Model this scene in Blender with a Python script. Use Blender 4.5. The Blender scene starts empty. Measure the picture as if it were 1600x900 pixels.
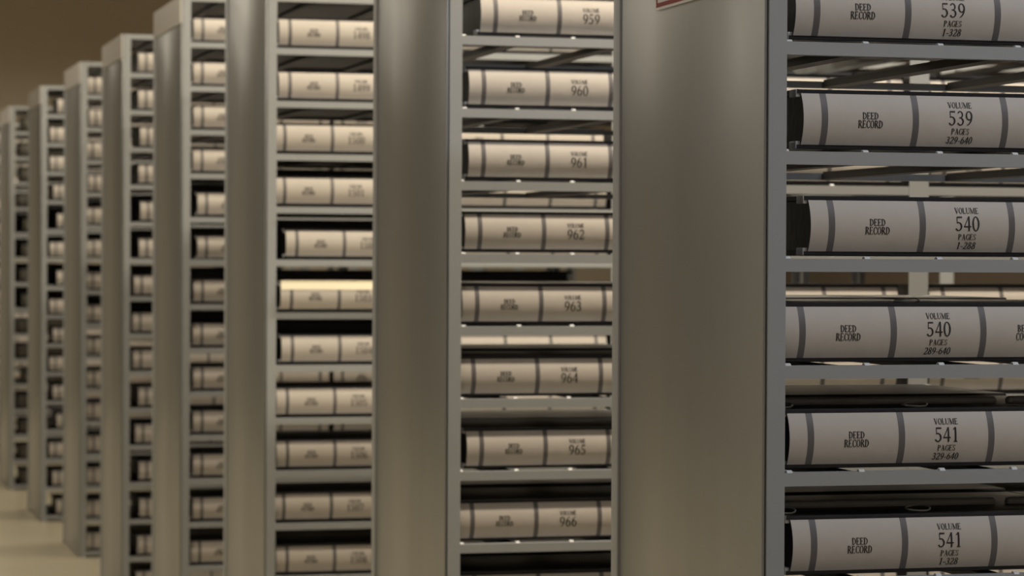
import bpy, bmesh, math, random
from mathutils import Matrix, Vector
random.seed(7)
S = bpy.context.scene
COL = S.collection

# ------------------------------------------------------------------ camera, light, exposure
F = 4313.0                       # focal length in pixels of the 1600 px frame
PSI = math.atan(1140.0 / F)      # yaw to the right of the aisle direction
ROLL = 0.0046
PITCH = math.atan(42.0 / F)
CZ = 1.345
PX = 0.0008727                   # metres per pixel at the nearest rack
Z1 = F * PX
fw = Vector((math.sin(PSI), math.cos(PSI), 0)); rt = Vector((math.cos(PSI), -math.sin(PSI), 0)); up = Vector((0, 0, 1))
XC1 = 400.0 / F * Z1
CP = -(fw * Z1 + rt * XC1); CP.z = CZ
f2 = fw * math.cos(PITCH) - up * math.sin(PITCH); u2 = up * math.cos(PITCH) + fw * math.sin(PITCH)
r3 = rt * math.cos(ROLL) + u2 * math.sin(ROLL); u3 = u2 * math.cos(ROLL) - rt * math.sin(ROLL)
cam = bpy.data.cameras.new('camera'); co = bpy.data.objects.new('camera', cam); COL.objects.link(co)
m = Matrix(((r3.x, u3.x, -f2.x, CP.x), (r3.y, u3.y, -f2.y, CP.y), (r3.z, u3.z, -f2.z, CP.z), (0, 0, 0, 1)))
co.matrix_world = m
cam.sensor_width = 36.0; cam.lens = 36.0 * F / 1600.0; cam.clip_end = 100
cam.dof.use_dof = True; cam.dof.focus_distance = 3.70; cam.dof.aperture_fstop = 9.5
S.camera = co

W = bpy.data.worlds.new('room_air'); S.world = W; W.use_nodes = True
W.node_tree.nodes['Background'].inputs[0].default_value = (0.75, 0.82, 1.0, 1)
W.node_tree.nodes['Background'].inputs[1].default_value = 0.0
S.view_settings.view_transform = 'Standard'; S.view_settings.look = 'None'
S.view_settings.gamma = 1.0; S.view_settings.use_curve_mapping = False
S.view_settings.exposure = 0.0

# distance of each rack, as a multiple of the nearest one's
D = [1.0, 1.479, 2.034, 2.464, 2.890, 3.300, 3.756, 4.266, 4.80]
def rack_y(d): return Z1 / fw.y * (d - 1.0)
RY = [rack_y(d) for d in D]
RX = [0, 0, 0, 0, 0, 0, -0.016, -0.019, -0.018]   # and do not line up to the millimetre
DEPTH = 0.70
CEIL = 4.1
LAMP_Z = 3.35
WARM = (1.0, 0.88, 0.67); COOL = (0.90, 0.935, 1.0); MILD = (1.0, 0.90, 0.74)
# name, x, y, length, along, watts, colour
LIGHTS = [('aisle', 1.15, -1.35, 2.4, "X", 36, COOL)]
for i in range(8):
    LIGHTS.append(('aisle', 1.25, (RY[i] + DEPTH + RY[i + 1]) / 2, 2.4, 'X', [84, 62, 44, 37, 34, 34, 34, 34][i], WARM if i else (1.0, 0.87, 0.67)))
LIGHTS.append(('aisle', 1.25, RY[8] + DEPTH + 0.75, 2.4, 'X', 75, MILD))  # added lamp that brightens the upper back wall
for y in (-3.6, 0.6, 4.8, 9.0, 13.2, 17.2):
    LIGHTS.append(('main', -1.1, y, 1.3, 'Y', 7 if y < 2 else 24, COOL if y < 2 else MILD))
for y in (1.0, 4.5, 8.0):
    LIGHTS.append(('far', -5.2, y, 1.3, 'Y', 38, MILD))  # added fill lamps, so the left floor is bright in the panels' reflections

# ------------------------------------------------------------------ materials
def mat(name, col, rough=0.5, metal=0.0, noise=0.0, nscale=30.0, bump=0.0, stretch=(1, 1, 1), spec=0.5, ncol=None, rnoise=0.0):
    M = bpy.data.materials.new(name); M.use_nodes = True; nt = M.node_tree; b = nt.nodes['Principled BSDF']
    b.inputs['Base Color'].default_value = (*col, 1); b.inputs['Roughness'].default_value = rough
    b.inputs['Metallic'].default_value = metal; b.inputs['Specular IOR Level'].default_value = spec
    if noise or bump or rnoise:
        tc = nt.nodes.new('ShaderNodeTexCoord'); mp = nt.nodes.new('ShaderNodeMapping'); mp.inputs['Scale'].default_value = stretch
        n = nt.nodes.new('ShaderNodeTexNoise'); n.inputs['Scale'].default_value = nscale; n.inputs['Detail'].default_value = 5
        nt.links.new(tc.outputs['Object'], mp.inputs[0]); nt.links.new(mp.outputs[0], n.inputs['Vector'])
        if noise:
            mx = nt.nodes.new('ShaderNodeMix'); mx.data_type = 'RGBA'
            c2 = ncol or tuple(c * (1 - noise) for c in col)
            mx.inputs['A'].default_value = (*col, 1); mx.inputs['B'].default_value = (*c2, 1)
            nt.links.new(n.outputs['Fac'], mx.inputs['Factor']); nt.links.new(mx.outputs['Result'], b.inputs['Base Color'])
        if rnoise:
            mr = nt.nodes.new('ShaderNodeMapRange'); mr.inputs['To Min'].default_value = rough - rnoise; mr.inputs['To Max'].default_value = rough + rnoise
            nt.links.new(n.outputs['Fac'], mr.inputs['Value']); nt.links.new(mr.outputs[0], b.inputs['Roughness'])
        if bump:
            bp = nt.nodes.new('ShaderNodeBump'); bp.inputs['Strength'].default_value = bump; bp.inputs['Distance'].default_value = 0.02
            nt.links.new(n.outputs['Fac'], bp.inputs['Height']); nt.links.new(bp.outputs[0], b.inputs['Normal'])
    return M
M_STEEL = mat('grey_painted_steel', (0.395, 0.41, 0.43), 0.46, 0.0, 0.06, 14)
M_PANEL = mat('brushed_steel_panel', (0.43, 0.44, 0.45), 0.34, 0.75, 0.24, 2.4, 0.04, (1, 2.2, 0.5), rnoise=0.07)
M_TRIM = mat('pale_brushed_trim', (0.58, 0.56, 0.53), 0.40, 0.35, 0.06, 10)
M_RAIL = mat('dark_steel_rail', (0.035, 0.033, 0.032), 0.42, 0.3, 0.1, 20)
M_ROLL = mat('white_nylon_roller', (0.75, 0.76, 0.78), 0.3)
M_SPINE = mat('cream_buckram', (0.60, 0.55, 0.505), 0.62, 0, 0.10, 26, 0.05)
M_BAND = mat('grey_printed_band', (0.135, 0.125, 0.13), 0.55)
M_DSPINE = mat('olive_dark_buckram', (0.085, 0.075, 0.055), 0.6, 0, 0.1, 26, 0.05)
M_COVER = mat('black_cover_cloth', (0.024, 0.025, 0.031), 0.32, 0, 0.2, 60, 0.05)
M_PAGE = mat('grey_page_edges', (0.36, 0.36, 0.38), 0.75, 0, 0.25, 60, 0, (0.2, 0.2, 8))
M_INK = mat('black_ink', (0.018, 0.016, 0.016), 0.6)
M_METAL = mat('silver_corner_metal', (0.66, 0.67, 0.70), 0.34, 0.45)
M_BAR = mat('grey_blue_binding_bar', (0.70, 0.72, 0.80), 0.4)  # pale base colour stands in for the sheen reflected off the bar
M_WIRE = mat('lightened_wire', (0.85, 0.85, 0.88), 0.4, 0.0)  # wire colour lightened in place of light inside the shelf shadow
M_PAPER = mat('white_sign_card', (0.74, 0.72, 0.72), 0.5, 0, 0.04, 8)
M_RED = mat('dark_red_ink', (0.23, 0.022, 0.035), 0.5)
M_FLOOR = mat('polished_tan_floor', (0.60, 0.54, 0.40), 0.30, 0, 0.14, 1.6, 0.0, rnoise=0.06)
M_WALL = mat('tan_wall_paint', (0.60, 0.53, 0.43), 0.8, 0, 0.06, 1.0)
M_CEIL = mat('tan_ceiling_paint', (0.52, 0.47, 0.40), 0.85, 0, 0.06, 1.0)
M_WALLG = mat('grey_wall_paint', (0.40, 0.385, 0.36), 0.8, 0, 0.06, 1.0)
M_WALLD = mat('shade_darkened_wall', (0.22, 0.18, 0.14), 0.8, 0, 0.06, 1.0)  # right wall darkened in colour so gaps through the racks look unlit
M_BASE = mat('dark_baseboard', (0.10, 0.085, 0.07), 0.5)
M_LAMPBODY = mat('white_lamp_body', (0.7, 0.7, 0.68), 0.5)

# ------------------------------------------------------------------ helpers
def mesh(name, bm, mats, smooth=False):
    bmesh.ops.recalc_face_normals(bm, faces=bm.faces)
    me = bpy.data.meshes.new(name); bm.to_mesh(me); bm.free()
    for a in (mats if isinstance(mats, (list, tuple)) else [mats]): me.materials.append(a)
    if smooth:
        for p in me.polygons: p.use_smooth = True
        me.set_sharp_from_angle(angle=math.radians(35))
    return me
def obj(name, me, parent=None, loc=None):
    o = bpy.data.objects.new(name, me); COL.objects.link(o)
    if parent: o.parent = parent
    if loc: o.location = loc
    return o
def empty(name, loc, label=None, cat=None, group=None, rz=0):
    o = bpy.data.objects.new(name, None); o.empty_display_size = 0.05; COL.objects.link(o)
    o.location = loc; o.rotation_euler.z = rz
    tag(o, label, cat, group); return o
def tag(o, label=None, cat=None, group=None, kind=None):
    if label: o['label'] = label
    if cat: o['category'] = cat
    if group: o['group'] = group
    if kind: o['kind'] = kind
    return o
def box(bm, x0, x1, y0, y1, z0, z1, bev=0.0, mi=0):
    r = bmesh.ops.create_cube(bm, size=1.0)
    vs = r['verts']
    for v in vs: v.co = Vector(((x0 + x1) / 2 + v.co.x * (x1 - x0), (y0 + y1) / 2 + v.co.y * (y1 - y0), (z0 + z1) / 2 + v.co.z * (z1 - z0)))
    fs = list({f for v in vs for f in v.link_faces})
    for f in fs: f.material_index = mi
    if bev:
        es = list({e for v in vs for e in v.link_edges})
        bmesh.ops.bevel(bm, geom=es, offset=bev, segments=2, profile=0.5, affect='EDGES')
def tube(bm, pts, r, n=8, closed=False):
    rings = []
    N = len(pts)
    for i, p in enumerate(pts):
        a = pts[(i - 1) % N] if (closed or i) else p; b = pts[(i + 1) % N] if (closed or i < N - 1) else p
        t = (Vector(b) - Vector(a)).normalized()
        s = t.orthogonal().normalized() if abs(t.z) > 0.95 else t.cross(Vector((0, 0, 1))).normalized()
        q = t.cross(s)
        rings.append([bm.verts.new(Vector(p) + (s * math.cos(2 * math.pi * k / n) + q * math.sin(2 * math.pi * k / n)) * r) for k in range(n)])
    for i in range(N if closed else N - 1):
        A, B = rings[i], rings[(i + 1) % N]
        for k in range(n): bm.faces.new((A[k], A[(k + 1) % n], B[(k + 1) % n], B[k]))
    if not closed: bm.faces.new(rings[0]); bm.faces.new(rings[-1])
def extrude_profile(bm, prof, x0, x1, closed=True):
    A = [bm.verts.new((x0, y, z)) for y, z in prof]; B = [bm.verts.new((x1, y, z)) for y, z in prof]
    n = len(prof)
    for k in range(n if closed else n - 1): bm.faces.new((A[k], A[(k + 1) % n], B[(k + 1) % n], B[k]))
    if closed: bm.faces.new(A); bm.faces.new(B)
def x_at(px, d, dy=0.0):
    """distance along the rack face from its aisle end, read off the photograph"""
    z0 = Z1 * d + dy * fw.y; xc0 = (-340.0 + 1540.0 / d - 800.0) / F * Z1 * d - dy * math.sin(PSI)
    t = (px - 800.0) / F
    return (t * z0 - xc0) / (rt.x - t * math.sin(PSI))

# ------------------------------------------------------------------ serif lettering
def stem(x, y0, y1, t, n=5):
    q = []
    for i in range(n):
        a = y0 + (y1 - y0) * i / n; b = y0 + (y1 - y0) * (i + 1) / n
        q.append([(x - t / 2, a), (x + t / 2, a), (x + t / 2, b), (x - t / 2, b)])
    return q
def bar(x0, x1, y, t): return [[(x0, y - t / 2), (x1, y - t / 2), (x1, y + t / 2), (x0, y + t / 2)]]
def diag(x0, y0, x1, y1, t, n=5):
    q = []
    for i in range(n):
        a = i / n; b = (i + 1) / n
        xa, ya, xb, yb = x0 + (x1 - x0) * a, y0 + (y1 - y0) * a, x0 + (x1 - x0) * b, y0 + (y1 - y0) * b
        q.append([(xa - t / 2, ya), (xa + t / 2, ya), (xb + t / 2, yb), (xb - t / 2, yb)])
    return q
def arc(cx, cy, rx, ry, a0, a1, th, tl, n=14):
    """thick (th) at the sides, thin (tl) at top and bottom"""
    q = []
    P = []
    for i in range(n + 1):
        a = math.radians(a0 + (a1 - a0) * i / n); c, s = math.cos(a), math.sin(a)
        P.append(((cx + rx * c, cy + ry * s), (cx + (rx - th) * c, cy + (ry - tl) * s)))
    for i in range(n): q.append([P[i][0], P[i + 1][0], P[i + 1][1], P[i][1]])
    return q
T, L_, SR = 0.155, 0.070, 0.055
def srf(x, y, w=0.12): return bar(x - w, x + w, y + (SR / 2 if y < 0.5 else -SR / 2), SR)
G = {}
G['D'] = (0.62, stem(.13, 0, 1, T) + srf(.13, 0) + srf(.13, 1) + arc(.20, .5, .40, .5, -90, 90, T, L_) + bar(.13, .22, L_ / 2, L_) + bar(.13, .22, 1 - L_ / 2, L_))
G['E'] = (0.56, stem(.13, 0, 1, T) + srf(.13, 0) + srf(.13, 1) + bar(.13, .50, .03, L_) + bar(.13, .48, .97, L_) + bar(.13, .38, .52, L_) + stem(.485, 0, .22, .05, 1) + stem(.465, .80, 1, .05, 1) + stem(.37, .42, .62, .04, 1))
G['R'] = (0.62, stem(.13, 0, 1, T) + srf(.13, 0) + srf(.13, 1) + arc(.24, .75, .26, .25, -90, 90, T, L_) + bar(.13, .25, .52, L_) + bar(.13, .25, .975, L_) + diag(.55, .02, .28, .5, T) + srf(.56, 0, .07))
G['C'] = (0.58, arc(.34, .5, .31, .51, 40, 320, T, L_, 20) + stem(.55, .70, .97, .05, 2))
G['O'] = (0.66, arc(.33, .5, .31, .51, 0, 360, T, L_, 26))
G['V'] = (0.64, diag(.33, 0, .12, 1, T) + diag(.36, 0, .54, 1, .06) + srf(.12, 1, .11) + srf(.54, 1, .09))
G['L'] = (0.54, stem(.13, 0, 1, T) + srf(.13, 0) + srf(.13, 1) + bar(.13, .50, .03, L_) + stem(.485, 0, .25, .05, 1))
G['U'] = (0.66, stem(.13, .32, 1, T) + stem(.55, .30, 1, .06) + srf(.13, 1) + srf(.55, 1, .09) + arc(.32, .33, .257, .34, 180, 360, .10, L_))
G['M'] = (0.84, stem(.12, 0, 1, .06) + stem(.70, 0, 1, T) + srf(.12, 0, .10) + srf(.70, 0) + diag(.41, .05, .14, 1, T) + diag(.41, .05, .66, 1, .06) + srf(.10, 1, .09) + srf(.72, 1, .10))
G['P'] = (0.56, stem(.13, 0, 1, T) + srf(.13, 0) + srf(.13, 1) + arc(.24, .74, .27, .26, -90, 90, T, L_) + bar(.13, .25, .50, L_) + bar(.13, .25, .975, L_))
G['A'] = (0.66, diag(.12, 0, .34, 1, .06) + diag(.54, 0, .32, 1, T) + bar(.18, .48, .34, L_) + srf(.12, 0, .09) + srf(.54, 0, .11))
G['G'] = (0.64, arc(.34, .5, .31, .51, 40, 330, T, L_, 20) + stem(.55, .72, .97, .05, 2) + stem(.55, .06, .44, .12, 2) + srf(.55, .46, .09))
G['S'] = (0.48, arc(.24, .745, .19, .255, 30, 270, .10, L_) + arc(.24, .26, .20, .26, -150, 90, .11, L_) + stem(.41, .72, .97, .045, 1) + stem(.06, .03, .28, .045, 1))
G['N'] = (0.70, stem(.13, 0, 1, .06) + stem(.58, 0, 1, .06) + diag(.56, .02, .13, 1, T) + srf(.13, 0, .09) + srf(.58, 1, .09) + srf(.10, 1, .08))
G['T'] = (0.60, stem(.30, 0, 1, T) + srf(.30, 0) + bar(.05, .55, .97, L_) + stem(.06, .75, 1, .05, 1) + stem(.54, .75, 1, .05, 1))
G['Y'] = (0.64, stem(.32, 0, .45, T) + srf(.32, 0) + diag(.31, .42, .11, 1, T) + diag(.33, .42, .54, 1, .06) + srf(.11, 1, .10) + srf(.54, 1, .08))
G['B'] = (0.58, stem(.13, 0, 1, T) + srf(.13, 0) + srf(.13, 1) + arc(.24, .76, .24, .24, -90, 90, T, L_) + arc(.24, .27, .29, .27, -90, 90, T, L_) + bar(.13, .25, .53, L_) + bar(.13, .25, .975, L_) + bar(.13, .25, .025, L_))
G['X'] = (0.66, diag(.54, 0, .12, 1, T) + diag(.12, 0, .52, 1, .06) + srf(.12, 0, .09) + srf(.54, 0, .1) + srf(.12, 1, .1) + srf(.52, 1, .09))
G['0'] = (0.56, arc(.28, .5, .245, .51, 0, 360, .115, L_, 26))
G['1'] = (0.56, stem(.30, 0, 1, .12) + srf(.30, 0, .13) + diag(.15, .82, .28, .99, .07, 2))
G['2'] = (0.56, arc(.27, .72, .22, .28, -20, 165, .11, L_) + diag(.09, .05, .45, .64, .10) + bar(.05, .50, .05, .10) + stem(.49, .05, .22, .045, 1))
G['3'] = (0.56, arc(.25, .75, .20, .25, -80, 155, .10, L_) + arc(.25, .28, .24, .28, -155, 85, .11, L_) + bar(.17, .28, .53, L_))
G['4'] = (0.56, stem(.38, 0, 1, .11) + bar(.03, .53, .30, .08) + diag(.06, .30, .36, .98, .06))
G['5'] = (0.56, bar(.14, .48, .94, .10) + stem(.14, .52, .97, .05, 3) + arc(.23, .31, .25, .31, -150, 115, .115, L_))
G['6'] = (0.56, arc(.28, .32, .23, .32, 0, 360, .11, L_, 22) + arc(.47, .32, .42, .68, 100, 180, .11, .05))
G['7'] = (0.56, bar(.06, .52, .94, .11) + diag(.22, 0, .48, .92, .09) + stem(.075, .76, .95, .045, 1))
G['8'] = (0.56, arc(.28, .76, .19, .25, 0, 360, .09, L_, 20) + arc(.28, .27, .23, .275, 0, 360, .11, L_, 22))
G['9'] = (0.56, arc(.28, .68, .23, .32, 0, 360, .11, L_, 22) + arc(.09, .68, .42, .68, -80, 0, .11, .05))
G['-'] = (0.40, bar(.06, .34, .36, .09))
G[' '] = (0.30, [])
SPH, SPB, SPZ = 0.0705, 0.011, 0.006
ZC = SPZ + SPH / 2
def spine_y(z): return -SPB * (1 - ((z - ZC) / (SPH / 2)) ** 2)
def add_text(bm, s, cx, dz, w, h, slant=0.0):
    total = sum(G[c][0] for c in s); sx = w / total; x = 0
    for c in s:
        for q in G[c][1]:
            vs = []
            for px, py in q:
                z = ZC + dz + (py - 0.5) * h
                vs.append(bm.verts.new((cx - w / 2 + (x + px + slant * (py - .5)) * sx, spine_y(z) - 0.0005, z)))
            try: bm.faces.new(vs)
            except ValueError: pass
        x += G[c][0]

# ------------------------------------------------------------------ the room
def structure(name, x0, x1, y0, y1, z0, z1, m_):
    bm = bmesh.new(); box(bm, x0, x1, y0, y1, z0, z1)
    return tag(obj(name, mesh(name, bm, m_)), kind='structure')
XL, XR, YF, YB = -7.0, 7.5, -5.4, 20.5
structure('floor', XL, XR, YF, YB, -0.1, 0, M_FLOOR)
structure('ceiling', XL, XR, YF, YB, CEIL, CEIL + 0.1, M_CEIL)
structure('wall_left', XL - 0.1, XL, YF, YB, 0, CEIL, M_WALLG)
structure('wall_right', XR, XR + 0.1, YF, YB, 0, CEIL, M_WALLD)
structure('wall_back', XL - 0.1, XR + 0.1, YB, YB + 0.1, 0, CEIL, M_WALL)
structure('wall_front', XL - 0.1, XR + 0.1, YF - 0.1, YF, 0, CEIL, M_WALL)
structure('baseboard_left', XL, XL + 0.015, YF, YB, 0, 0.10, M_BASE)
structure('baseboard_back', XL + 0.015, XR, YB - 0.015, YB, 0, 0.10, M_BASE)

# ceiling lamps and added fill lamps: hung just under the ceiling, above the frame of the photograph
def lamp_body(length):
    bm = bmesh.new(); hl = length / 2
    prof = [(-0.11, 0.03), (-0.08, 0.08), (0.08, 0.08), (0.11, 0.03), (0.105, 0.03), (0.076, 0.073), (-0.076, 0.073), (-0.105, 0.03)]
    extrude_profile(bm, prof, -hl, hl)
    box(bm, -hl - 0.004, -hl, -0.11, 0.11, 0.028, 0.082); box(bm, hl, hl + 0.004, -0.11, 0.11, 0.028, 0.082)
    return mesh('lamp_body', bm, M_LAMPBODY)
def lamp_rod(length):
    bm = bmesh.new()
    for x in (-length * 0.35, length * 0.35): tube(bm, [(x, 0, 0.08), (x, 0, CEIL - LAMP_Z)], 0.006)
    return mesh('hanging_rod', bm, M_LAMPBODY)
BODY = {2.4: (lamp_body(2.4), lamp_rod(2.4)), 1.3: (lamp_body(1.3), lamp_rod(1.3))}
for i, (kind, x, y, ln, ax, watts, colr) in enumerate(LIGHTS):
    where = ('crosswise tube lamp over the aisle before the nearest rack' if i == 0 else
             'crosswise tube lamp over the aisle behind the farthest rack' if i == 9 else
             'crosswise tube lamp over the aisle between racks %d and %d' % (i, i + 1) if kind == 'aisle' else
             'lengthwise tube lamp over the open floor left of the racks, %s from the front' % ['first', 'second', 'third', 'fourth', 'fifth', 'sixth'][i - 10] if kind == 'main' else
             '%s added fill lamp from the front, over the floor near the left wall' % ['first', 'second', 'third'][i - 16])
    t = empty('ceiling_light', (x, y, LAMP_Z), where, 'ceiling light', 'hanging tube lamps', 0 if ax == 'X' else math.pi / 2)
    obj('lamp_housing', BODY[ln][0], t); obj('hanging_rod', BODY[ln][1], t)
    ld = bpy.data.lights.new('tube_light', 'AREA'); ld.shape = 'RECTANGLE'; ld.size = ln * 0.96; ld.size_y = 0.14
    ld.energy = watts; ld.color = colr
    lo = obj('tube_light', ld, t, (0, 0, 0.045))

# ------------------------------------------------------------------ the racks
PITCH_S, LIP, TOP = 0.1469, 0.0180, 1.3502 + 6 * 0.1469
SEC, PW = 1.0155, 0.026                        # bay width, post width
RDZ = [0.0, 0.009, -0.004, -0.009, -0.005] + [0.0] * 4        # the racks' shelves are not hung at quite the same height
def lip_top(j, i=0): return TOP - j * PITCH_S + RDZ[i] + (0.003 if (i == 0 and j == 4) else 0)
def shelf_mesh(plate=False, rails=False):
    """one open roller shelf of a bay: front lip channel, back bar, side bars; local z = 0 is the top of the lip"""
    bm = bmesh.new(); x0, x1 = PW - 0.002, SEC - 0.018 + 0.002
    prof = [(0.0015, -LIP), (0.0015, 0), (0.026, 0), (0.026, -0.002), (0.004, -0.002), (0.004, -LIP + 0.002), (0.018, -LIP + 0.002), (0.018, -LIP)]
    extrude_profile(bm, prof, x0, x1)
    box(bm, x0, x1, DEPTH - 0.014, DEPTH - 0.002, -LIP + 0.001, -LIP + 0.012)
    for xa in (x0, x1 - 0.004): box(bm, xa, xa + 0.004, 0.004, DEPTH - 0.002, -LIP + 0.001, -0.001)
    if plate: box(bm, x0 + 0.004, x1 - 0.004, 0.027, DEPTH - 0.014, -0.008, -0.004, 0, 1)  # on the farther racks an added dark plate that keeps gaps dark
    if rails:
        for k in range(4): rail_into(bm, k, 1)
    return mesh('shelf', bm, [M_STEEL, M_RAIL])
RAILX = [0.125 + 0.218 * k for k in range(4)]
def rail_into(bm, k, mi=0):
    x = RAILX[k]
    box(bm, x, x + 0.030, 0.006, DEPTH - 0.006, -LIP + 0.002, -LIP + 0.011, 0, mi)
def rail_mesh(k):
    bm = bmesh.new(); rail_into(bm, k)
    for s in (0, 1):                           # the little bearing brackets that carry the rollers
        box(bm, RAILX[k] + 0.026 * s, RAILX[k] + 0.004 + 0.026 * s, 0.02, DEPTH - 0.02, -LIP + 0.010, -0.004)
    return mesh('rail', bm, M_RAIL)
def roller_mesh():
    bm = bmesh.new()
    n = 12; R = 0.0065
    for a, b in ((-0.004, 0.004),):
        A = [bm.verts.new((a, R * math.cos(6.2832 * k / n), R * math.sin(6.2832 * k / n))) for k in range(n)]
        B = [bm.verts.new((b, R * math.cos(6.2832 * k / n), R * math.sin(6.2832 * k / n))) for k in range(n)]
        for k in range(n): bm.faces.new((A[k], A[(k + 1) % n], B[(k + 1) % n], B[k]))
        bm.faces.new(A); bm.faces.new(B)
    box(bm, -0.0065, -0.004, -0.004, 0.004, -0.010, 0.003); box(bm, 0.004, 0.0065, -0.004, 0.004, -0.010, 0.003)
    return mesh('roller', bm, M_ROLL)
SH_PLAIN, SH_RAILS, SH_PLATE = shelf_mesh(), shelf_mesh(rails=True), shelf_mesh(plate=True, rails=True)
RAILM = [rail_mesh(k) for k in range(4)]; ROLLM = roller_mesh()
ROLLX = [0.032 + 0.1135 * k for k in range(9)]
def post_mesh(kind):
    """slotted angle upright; 'single' at the aisle end, 'double' where two bays meet"""
    bm = bmesh.new(); h = TOP + 0.0005
    w0, w1 = (0.0, PW) if kind == 'single' else (-0.018, PW)
    box(bm, w0, w1, 0, 0.0022, 0, h, 0.0006)
    for x in ([0.0] if kind == 'single' else [-0.002, 0.001]): box(bm, x, x + 0.002, 0.002, 0.035, 0, h)
    return mesh('post', bm, M_STEEL)
def post_back(kind):
    bm = bmesh.new(); h = TOP + 0.0005
    w0, w1 = (0.0, PW) if kind == 'single' else (-0.018, PW)
    box(bm, w0, w1, DEPTH - 0.0022, DEPTH, 0, h, 0.0006)
    for x in ([0.0] if kind == 'single' else [-0.002, 0.001]): box(bm, x, x + 0.002, DEPTH - 0.035, DEPTH - 0.002, 0, h)
    return mesh('post', bm, M_STEEL)
POSTS = {k: (post_mesh(k), post_back(k)) for k in ('single', 'double')}
def panel_mesh():
    bm = bmesh.new(); box(bm, -0.006, -0.001, 0.004, DEPTH - 0.036, 0.004, TOP - 0.095, 0.0015)
    return mesh('end_panel', bm, M_PANEL, True)
def panel_cap():
    bm = bmesh.new()
    prof = [(0.004, TOP - 0.093), (DEPTH - 0.004, TOP - 0.093), (DEPTH - 0.004, TOP - 0.004), (DEPTH - 0.008, TOP), (0.008, TOP), (0.004, TOP - 0.004)]
    extrude_profile(bm, prof, -0.010, -0.001)
    return mesh('top_cap', bm, M_TRIM)
def panel_edge():
    bm = bmesh.new(); box(bm, -0.010, -0.001, DEPTH - 0.034, DEPTH, 0.0, TOP - 0.094, 0.003)
    return mesh('edge_trim', bm, M_STEEL, True)
PANEL, CAP, EDGE = panel_mesh(), panel_cap(), panel_edge()
ORD = ['nearest', 'second', 'third', 'fourth', 'fifth', 'sixth', 'seventh', 'eighth', 'farthest']
RACKNAME = ['nearest rack'] + ['%s rack from the right' % o for o in ORD[1:8]] + ['farthest rack']
RLABEL = ['tall grey steel record rack nearest the camera, a red bordered sign on its end',
          'grey steel record rack holding volumes 959 to 967, second from the right',
          'grey steel record rack holding volumes 1498 to 1508, third from the right',
          'grey steel record rack left of volumes 1498 to 1508, fourth from the right',
          'blurred grey record rack, fifth from the right, under a pale top cap',
          'blurred grey record rack, sixth from the right, its foot showing on the floor',
          'blurred grey record rack, seventh from the right, filled with yellow lit books',
          'blurred grey record rack, eighth from the right, filled with dark books',
          'blurred record rack at the extreme left edge, farthest from the camera']
BAYS = [2, 3, 3, 2, 2, 2, 2, 2, 2]
DETAIL = {0: range(3, 11), 1: range(2, 13)}    # shelves in view near enough to show rails and rollers
for i, d in enumerate(D):
    r = empty('shelving_rack', (RX[i], RY[i], 0), RLABEL[i], 'shelving rack', 'record racks')
    obj('end_panel', PANEL, r); obj('top_cap', CAP, r); obj('edge_trim', EDGE, r)
    for b in range(BAYS[i] + 1):
        k = 'single' if b == 0 else 'double'
        for q in POSTS[k]: obj('post', q, r, (b * SEC, 0, 0))
    for b in range(BAYS[i]):
        for j in range(16):
            full = b == 0 and j in DETAIL.get(i, ())
            sh = obj('shelf', SH_PLATE if j == 0 or i >= 2 else SH_PLAIN if full else SH_RAILS, r, (b * SEC, 0, lip_top(j, i) if 0 < j < 15 else lip_top(j)))
            if full:
                for k in range(4): obj('rail', RAILM[k], sh)
                for x in ROLLX[:4 if i == 0 else 8]:
                    obj('roller', ROLLM, sh, (x + random.uniform(-.004, .004), 0.0125, -0.0030))

# ------------------------------------------------------------------ the record books
BL, BD, BH = 0.4655, 0.315, 0.0825              # length of spine, depth, height
BANDS = [0.031 + 0.1345 * k for k in range(4)]
def spine_mesh(m_):
    bm = bmesh.new(); n = 14
    xs = [0.0]
    for b in BANDS: xs += [b - 0.0048, b + 0.0048]
    xs.append(BL)
    zs = [SPZ + SPH * k / n for k in range(n + 1)]
    cols = []
    for x in xs:
        c = [bm.verts.new((x, 0.018, SPZ))] + [bm.verts.new((x, spine_y(z), z)) for z in zs] + [bm.verts.new((x, 0.018, SPZ + SPH))]
        cols.append(c)
    for i in range(len(xs) - 1):
        A, B = cols[i], cols[i + 1]
        for k in range(len(A)):
            f = bm.faces.new((A[k], B[k], B[(k + 1) % len(A)], A[(k + 1) % len(A)])); f.material_index = i % 2
    for c in (cols[0], cols[-1]): bm.faces.new(c).material_index = 2
    return mesh('spine', bm, [m_, M_BAND, M_COVER], True)
def cover_mesh(top):
    bm = bmesh.new(); z = SPZ + SPH if top else 0.0
    s = 1 if top else -1; zi = z if top else SPZ
    prof = [(0.002, zi), (0.002, zi + s * 0.004), (0.004, zi + s * 0.0058), (0.020, zi + s * 0.0058), (0.026, zi + s * 0.0042), (0.032, zi + s * 0.0058),
            (BD - 0.003, zi + s * 0.0058), (BD, zi + s * 0.003), (BD, zi)]
    extrude_profile(bm, prof, -0.005, BL + 0.005)
    return mesh('front_cover' if top else 'back_cover', bm, M_COVER, True)
def block_mesh():
    bm = bmesh.new(); box(bm, 0.010, BL - 0.010, 0.022, BD - 0.003, SPZ, SPZ + SPH, 0.003)
    return mesh('page_block', bm, M_PAGE)
def flap_mesh(right):
    bm = bmesh.new(); x = BL - 0.006 if right else 0.002
    box(bm, x, x + 0.004, 0.012, BD - 0.03, SPZ, SPZ + SPH, 0.001)
    return mesh('end_flap', bm, M_COVER)
def corner_mesh(top):
    bm = bmesh.new(); z0, z1 = (SPZ + SPH - 0.005, BH) if top else (0.0005, 0.011)
    box(bm, -0.0065, 0.0012, 0.0035, 0.030, z0, z1, 0.0014)
    return mesh('corner_cap', bm, M_METAL, True)
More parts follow.
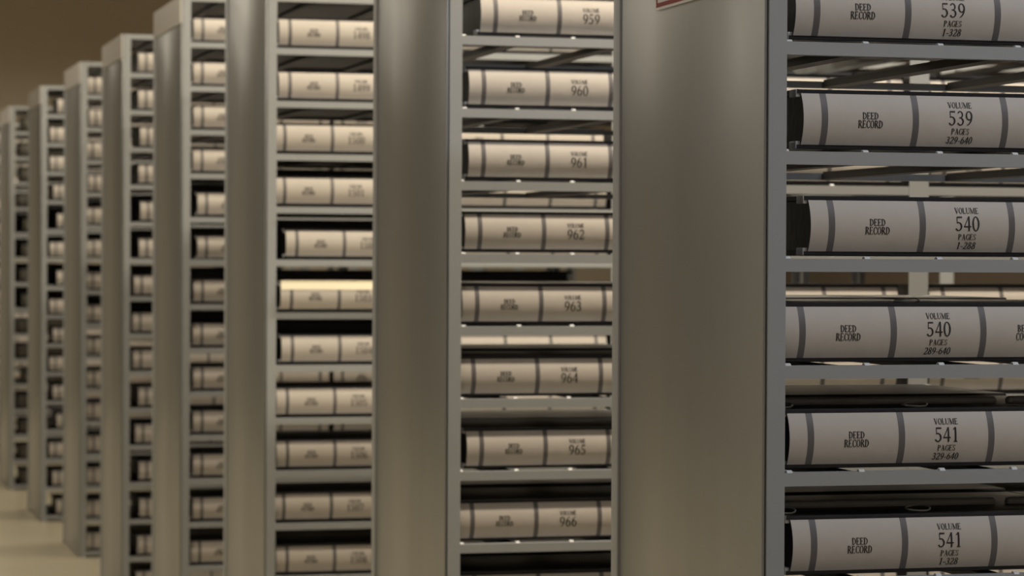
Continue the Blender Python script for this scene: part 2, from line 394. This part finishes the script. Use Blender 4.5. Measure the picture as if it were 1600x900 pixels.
def bar_mesh(x0, x1):
    bm = bmesh.new(); n = 10
    P = [(x0 + 0.004, 0.12, BH + 0.0035)] + [(x0 + (x1 - x0) * k / 4, 0.12, BH + 0.0035) for k in range(1, 4)] + [(x1 - 0.004, 0.12, BH + 0.0035)]
    tube(bm, P, 0.006, 12)
    for v in bm.verts: v.co.y = 0.12 + (v.co.y - 0.12) * 1.6
    for xx, sg in ((x0 + 0.004, -1), (x1 - 0.004, 1)):
        bmesh.ops.create_uvsphere(bm, u_segments=12, v_segments=8, radius=0.006, matrix=Matrix.Translation((xx, 0.12, BH + 0.0035)) @ Matrix.Diagonal((1, 1.6, 1, 1)))
    return mesh('binding_bar', bm, M_BAR, True)
def loop_mesh(x):
    bm = bmesh.new(); P = []
    for k in range(16):
        a = 2 * math.pi * k / 16
        P.append((x + 0.017 * math.cos(a) + 0.004 * math.sin(a), 0.055 + 0.030 * math.sin(a), BH + 0.0012 + 0.0035 * max(0, math.cos(a - 0.6))))
    tube(bm, P, 0.0013, 6, True)
    return mesh('wire_loop', bm, M_WIRE, True)
SPINE, DSPINE = spine_mesh(M_SPINE), spine_mesh(M_DSPINE)
CTOP, CBOT, BLOCK, FLAPL, FLAPR, CORNERS = cover_mesh(True), cover_mesh(False), block_mesh(), flap_mesh(False), flap_mesh(True), (corner_mesh(True), corner_mesh(False))
LOOPS = [loop_mesh(0.010), loop_mesh(0.212)]
mid = [(BANDS[k] + BANDS[k + 1]) / 2 for k in range(3)]
bm = bmesh.new(); add_text(bm, 'DEED', mid[0], 0.0053, 0.0235, 0.0095); add_text(bm, 'RECORD', mid[0], -0.0062, 0.0365, 0.0105)
TITLE = mesh('title_lettering', bm, M_INK)
bm = bmesh.new(); add_text(bm, 'BEXAR', mid[2], 0.0053, 0.031, 0.0095); add_text(bm, 'COUNTY', mid[2], -0.0062, 0.0355, 0.0105)
COUNTY = mesh('county_lettering', bm, M_INK)
def volume_mesh(num, pages=None):
    bm = bmesh.new()
    if pages:
        add_text(bm, 'VOLUME', mid[1], 0.0226, 0.036, 0.0082)
        add_text(bm, num, mid[1], 0.0044, 0.0375, 0.0205)
        add_text(bm, 'PAGES', mid[1], -0.0142, 0.027, 0.0082)
        add_text(bm, pages, mid[1], -0.0262, 0.0052 * len(pages) + 0.003, 0.0098, 0.10)
        add_text(bm, pages, mid[1] + 0.0004, -0.0262, 0.0052 * len(pages) + 0.003, 0.0098, 0.10)
    else:
        add_text(bm, 'VOLUME', mid[1], 0.0135, 0.036, 0.0085)
        add_text(bm, num, mid[1], -0.0045, 0.0125 * len(num), 0.0205)
    return mesh('volume_lettering', bm, M_INK)
BOOKY = 0.0225
BK = []
def book(rack, j, x, label, group, vol=None, pages=None, title=True, full=True, dark=False, loops=False, y=BOOKY, county=False, back=False, zs=1.0, tilt=0.0):
    z = (lip_top(j, rack) if 0 < j < 15 else lip_top(j)) + 0.0042
    if back: loc, rz = (x + BL + RX[rack], RY[rack] + DEPTH - BOOKY, z), math.pi
    else: loc, rz = (x + RX[rack], RY[rack] + y, z), tilt
    r = empty('deed_book', loc, label, 'book', group, rz); r.scale.z = zs; BK.append(r)
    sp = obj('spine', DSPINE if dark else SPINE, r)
    obj('front_cover', CTOP, r); obj('back_cover', CBOT, r); obj('page_block', BLOCK, r)
    obj('end_flap', FLAPL, r)
    if full:
        obj('end_flap', FLAPR, r); 
        for q in CORNERS: obj('corner_cap', q, r)
    if title: obj('title_lettering', TITLE, sp)
    if county: obj('county_lettering', COUNTY, sp)
    if vol: obj('volume_lettering', volume_mesh(vol, pages), sp)
    if loops:
        for q in LOOPS: obj('wire_loop', q, r)
    return r
def second(rack, j, x, label, **kw):
    """the right-hand book of a bay, next to the one that starts at x"""
    end = SEC - 0.027; x0 = x + BL + 0.013
    if end - x0 < BL: r = book(rack, j, x0, label, GR[rack], **kw); r.scale.x = (end - x0) / BL
    else: r = book(rack, j, x0 + (end - x0 - BL) * random.uniform(0.2, 0.9), label, GR[rack], **kw)
    return r
def left(px_band, d): return x_at(px_band, d, BOOKY) - BANDS[0]

GR = ['deed books on the %s' % n for n in RACKNAME]
# nearest rack
R1 = [(4, 1270, '539', '1-328'), (5, 1283, '539', '329-640'), (6, 1295, '540', '1-288'), (7, 1250, '540', '289-640'), (8, 1264, '541', '329-640'), (9, 1270, '541', '1-328')]
for j, bx, v, p in R1:
    x = left(bx, D[0])
    book(0, j, x, 'cream deed book on the nearest rack, its spine reading volume %s pages %s' % (v, p), GR[0], v, p, loops=j >= 7, county=True)
    if j >= 8:
        xe = x_at(1556, D[0], 0.14) - x
        for q in ((-0.004, xe), (xe + 0.02, BL)): obj('binding_bar', bar_mesh(*q), BK[-1])
    second(0, j, x, 'cream deed book beyond the right end of volume %s pages %s' % (v, p), county=True)
for j, v in ((7, '540 pages 289-640'), (8, '541 pages 329-640'), (9, '541 pages 1-328')):
    xe = x_at(1556, D[0], 0.37)
    book(0, j, xe - BL + 0.010, 'dark covered book lying back to back behind volume %s' % v, GR[0], back=True, zs=1.03, title=False)
# second rack
R2 = [(3, 771, '959'), (4, 753, '960'), (5, 753, '961'), (6, 748, '962'), (7, 744, '963'), (8, 739, '964'), (9, 752, '965'), (10, 738, '966'), (11, 743, '967')]
for j, bx, v in R2:
    x = left(bx, D[1])
    nm = 'volume %s' % v if v else 'the book above volume 959'
    book(1, j, x, 'cream deed book on the second rack, its spine reading volume %s' % v if v else 'cream deed book on the shelf above volume 959', GR[1], v, county=True)
    for q, xx in ((1, None), (2, SEC + 0.034 + random.uniform(0, .012))):
        lb = 'cream book %s right of %s, half hidden behind the nearest rack' % (['first', 'second'][q - 1], nm)
        if q == 1: second(1, j, x, lb)
        else: book(1, j, xx, lb, GR[1])
    if j >= 7 and v:
        book(1, j, 0.05 + random.uniform(0, .03), 'dark covered book lying back to back behind %s' % nm, GR[1], back=True, zs=random.choice([1.0, 1.05]), title=False)
# third rack
R3 = [(2, 451, '1498'), (3, 451, '1499'), (4, 443.5, '1500'), (5, 443.5, '1501'), (6, 463, '1502'), (7, 452, '1503'), (8, 456.5, '1504'), (9, 449, '1505'), (10, 449.5, '1506'), (11, 444, '1507'), (12, 449.5, '1508'), (13, 450, None)]
for j, bx, v in R3:
    x = left(bx, D[2])
    nm = 'volume %s' % v if v else 'the book below volume 1508'
    book(2, j, x, 'cream deed book on the third rack, its spine reading volume %s' % v if v else 'cream deed book on the shelf %s' % nm.replace('the book ', ''), GR[2], v, y=-0.006 if v == '1503' else BOOKY)
    for q, xx in ((1, None), (2, SEC + 0.034 + random.uniform(0, .012))):
        lb = 'cream book %s right of %s, seen through the second rack' % (['first', 'second'][q - 1], nm)
        if q == 1: second(2, j, x, lb)
        else: book(2, j, xx, lb, GR[2])
for j in range(5, 9):  # added books that block the bright view through the gaps
    v = [b[2] for b in R3 if b[0] == j][0]
    for q in range(3):
        if q == 2 and j != 6: continue
        book(2, j, [0.034, 0.515, SEC + 0.04][q], 'thick dark covered book lying behind %s' % ['volume ' + v, 'the book right of volume ' + v, 'the second book right of volume ' + v][q], GR[2], back=True, zs=1.36, title=False)
# the farther racks: blurred, numbers hidden behind the rack before them
CNT = ['', 'top', 'second', 'third', 'fourth', 'fifth', 'sixth', 'seventh', 'eighth', 'ninth', 'tenth', 'eleventh', 'twelfth', 'thirteenth', 'fourteenth', 'bottom']
DK4 = {5: 322, 6: 322, 12: 316, 13: 313}
for i in range(3, 9):
    for j in range(1, 14 if i == 3 else 16):
        if i == 3: x = left(DK4.get(j, random.choice([314, 315, 316, 309.5 if j > 6 else 314.5])), D[3])
        elif i == 4: x = left([0, 227, 227, 230, 228, 231, 229, 221, 219, 220, 229, 224, 230, 231, 228, 226][j], D[4])
        elif i == 5: x = left([0, 151, 153, 148, 152, 149, 150, 149, 149, 150, 151, 150, 151, 151, 150, 150][j] - 4, D[5])
        elif i == 6: x = 0.03 + random.choice([0.03, 0.05, 0.012])
        else: x = 0.02 + random.uniform(0.02, 0.06)
        row = '%s shelf row from the top' % CNT[j] if j not in (1, 15) else '%s shelf row' % CNT[j]
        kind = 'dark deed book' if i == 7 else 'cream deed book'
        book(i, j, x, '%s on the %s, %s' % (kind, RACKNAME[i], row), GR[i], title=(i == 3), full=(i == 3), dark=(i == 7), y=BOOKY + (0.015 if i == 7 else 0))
        if 5 <= j <= 8:  # unseen thick book added to keep the gap above the row dark
            book(i, j, 0.034, 'added thick dark book closing the back of the %s, %s' % (row.replace(' from the top', ''), RACKNAME[i].replace(' from the right', '')), GR[i], back=True, zs=1.36, title=False, full=False)
        if i == 3:
            second(i, j, x, 'second cream book along in the %s, fourth rack from the right' % row.replace(' from the top', ''), full=False)

# ------------------------------------------------------------------ the sign on the nearest rack's end panel
sy = RY[0] + 0.0
y_left = (Z1 * 1540.0 / (1030 + 340) - Z1) / fw.y
z_bot = CZ + (409 - 17.5) * PX * (1540.0 / 1370)
SW, SHH = 0.36, 0.28
sg = empty('sign', (-0.007, y_left, z_bot), 'white sign card with a dark red border at the top of the nearest end panel', 'sign')
bm = bmesh.new(); box(bm, -0.0012, 0.0, -SW, 0, 0, SHH, 0.0004); obj('sign_card', mesh('sign_card', bm, M_PAPER), sg)
bm = bmesh.new(); e, w = 0.004, 0.0065
for y0, y1, z0, z1 in ((-SW + e, -e, e, e + w), (-SW + e, -e, SHH - e - w, SHH - e), (-SW + e, -SW + e + w, e + w, SHH - e - w), (-e - w, -e, e + w, SHH - e - w)):
    box(bm, -0.0016, -0.0011, y0, y1, z0, z1)
obj('border', mesh('border', bm, M_RED), sg)

# ------------------------------------------------------------------ the pale paper strip folded over the top edge of volume 1503
b = [o for o in BK if o['label'].endswith('volume 1503') and 'spine' in o['label']][0]
zs = [SPZ + SPH - 0.019 + 0.0015 + 0.0185 * k / 6 for k in range(7)]
outer = [(spine_y(z) - 0.0022, z) for z in zs] + [(-0.0016, BH + 0.0012), (0.0, BH + 0.0020), (0.060, BH + 0.0020)]
inner = [(0.060, BH + 0.0012), (0.0006, BH + 0.0012), (-0.0004, BH + 0.0004)] + [(spine_y(z) - 0.0014, z) for z in reversed(zs)]
bm = bmesh.new(); extrude_profile(bm, outer + inner, 0.002, BL - 0.004)
M_STRIP = mat('pale_yellow_paper', (0.93, 0.84, 0.63), 0.55, 0, 0.05, 30)
st = obj('paper_strip', mesh('paper_strip', bm, M_STRIP, True), None, b.location)
tag(st, 'bright pale yellow paper strip folded over the top edge of volume 1503', 'paper strip')
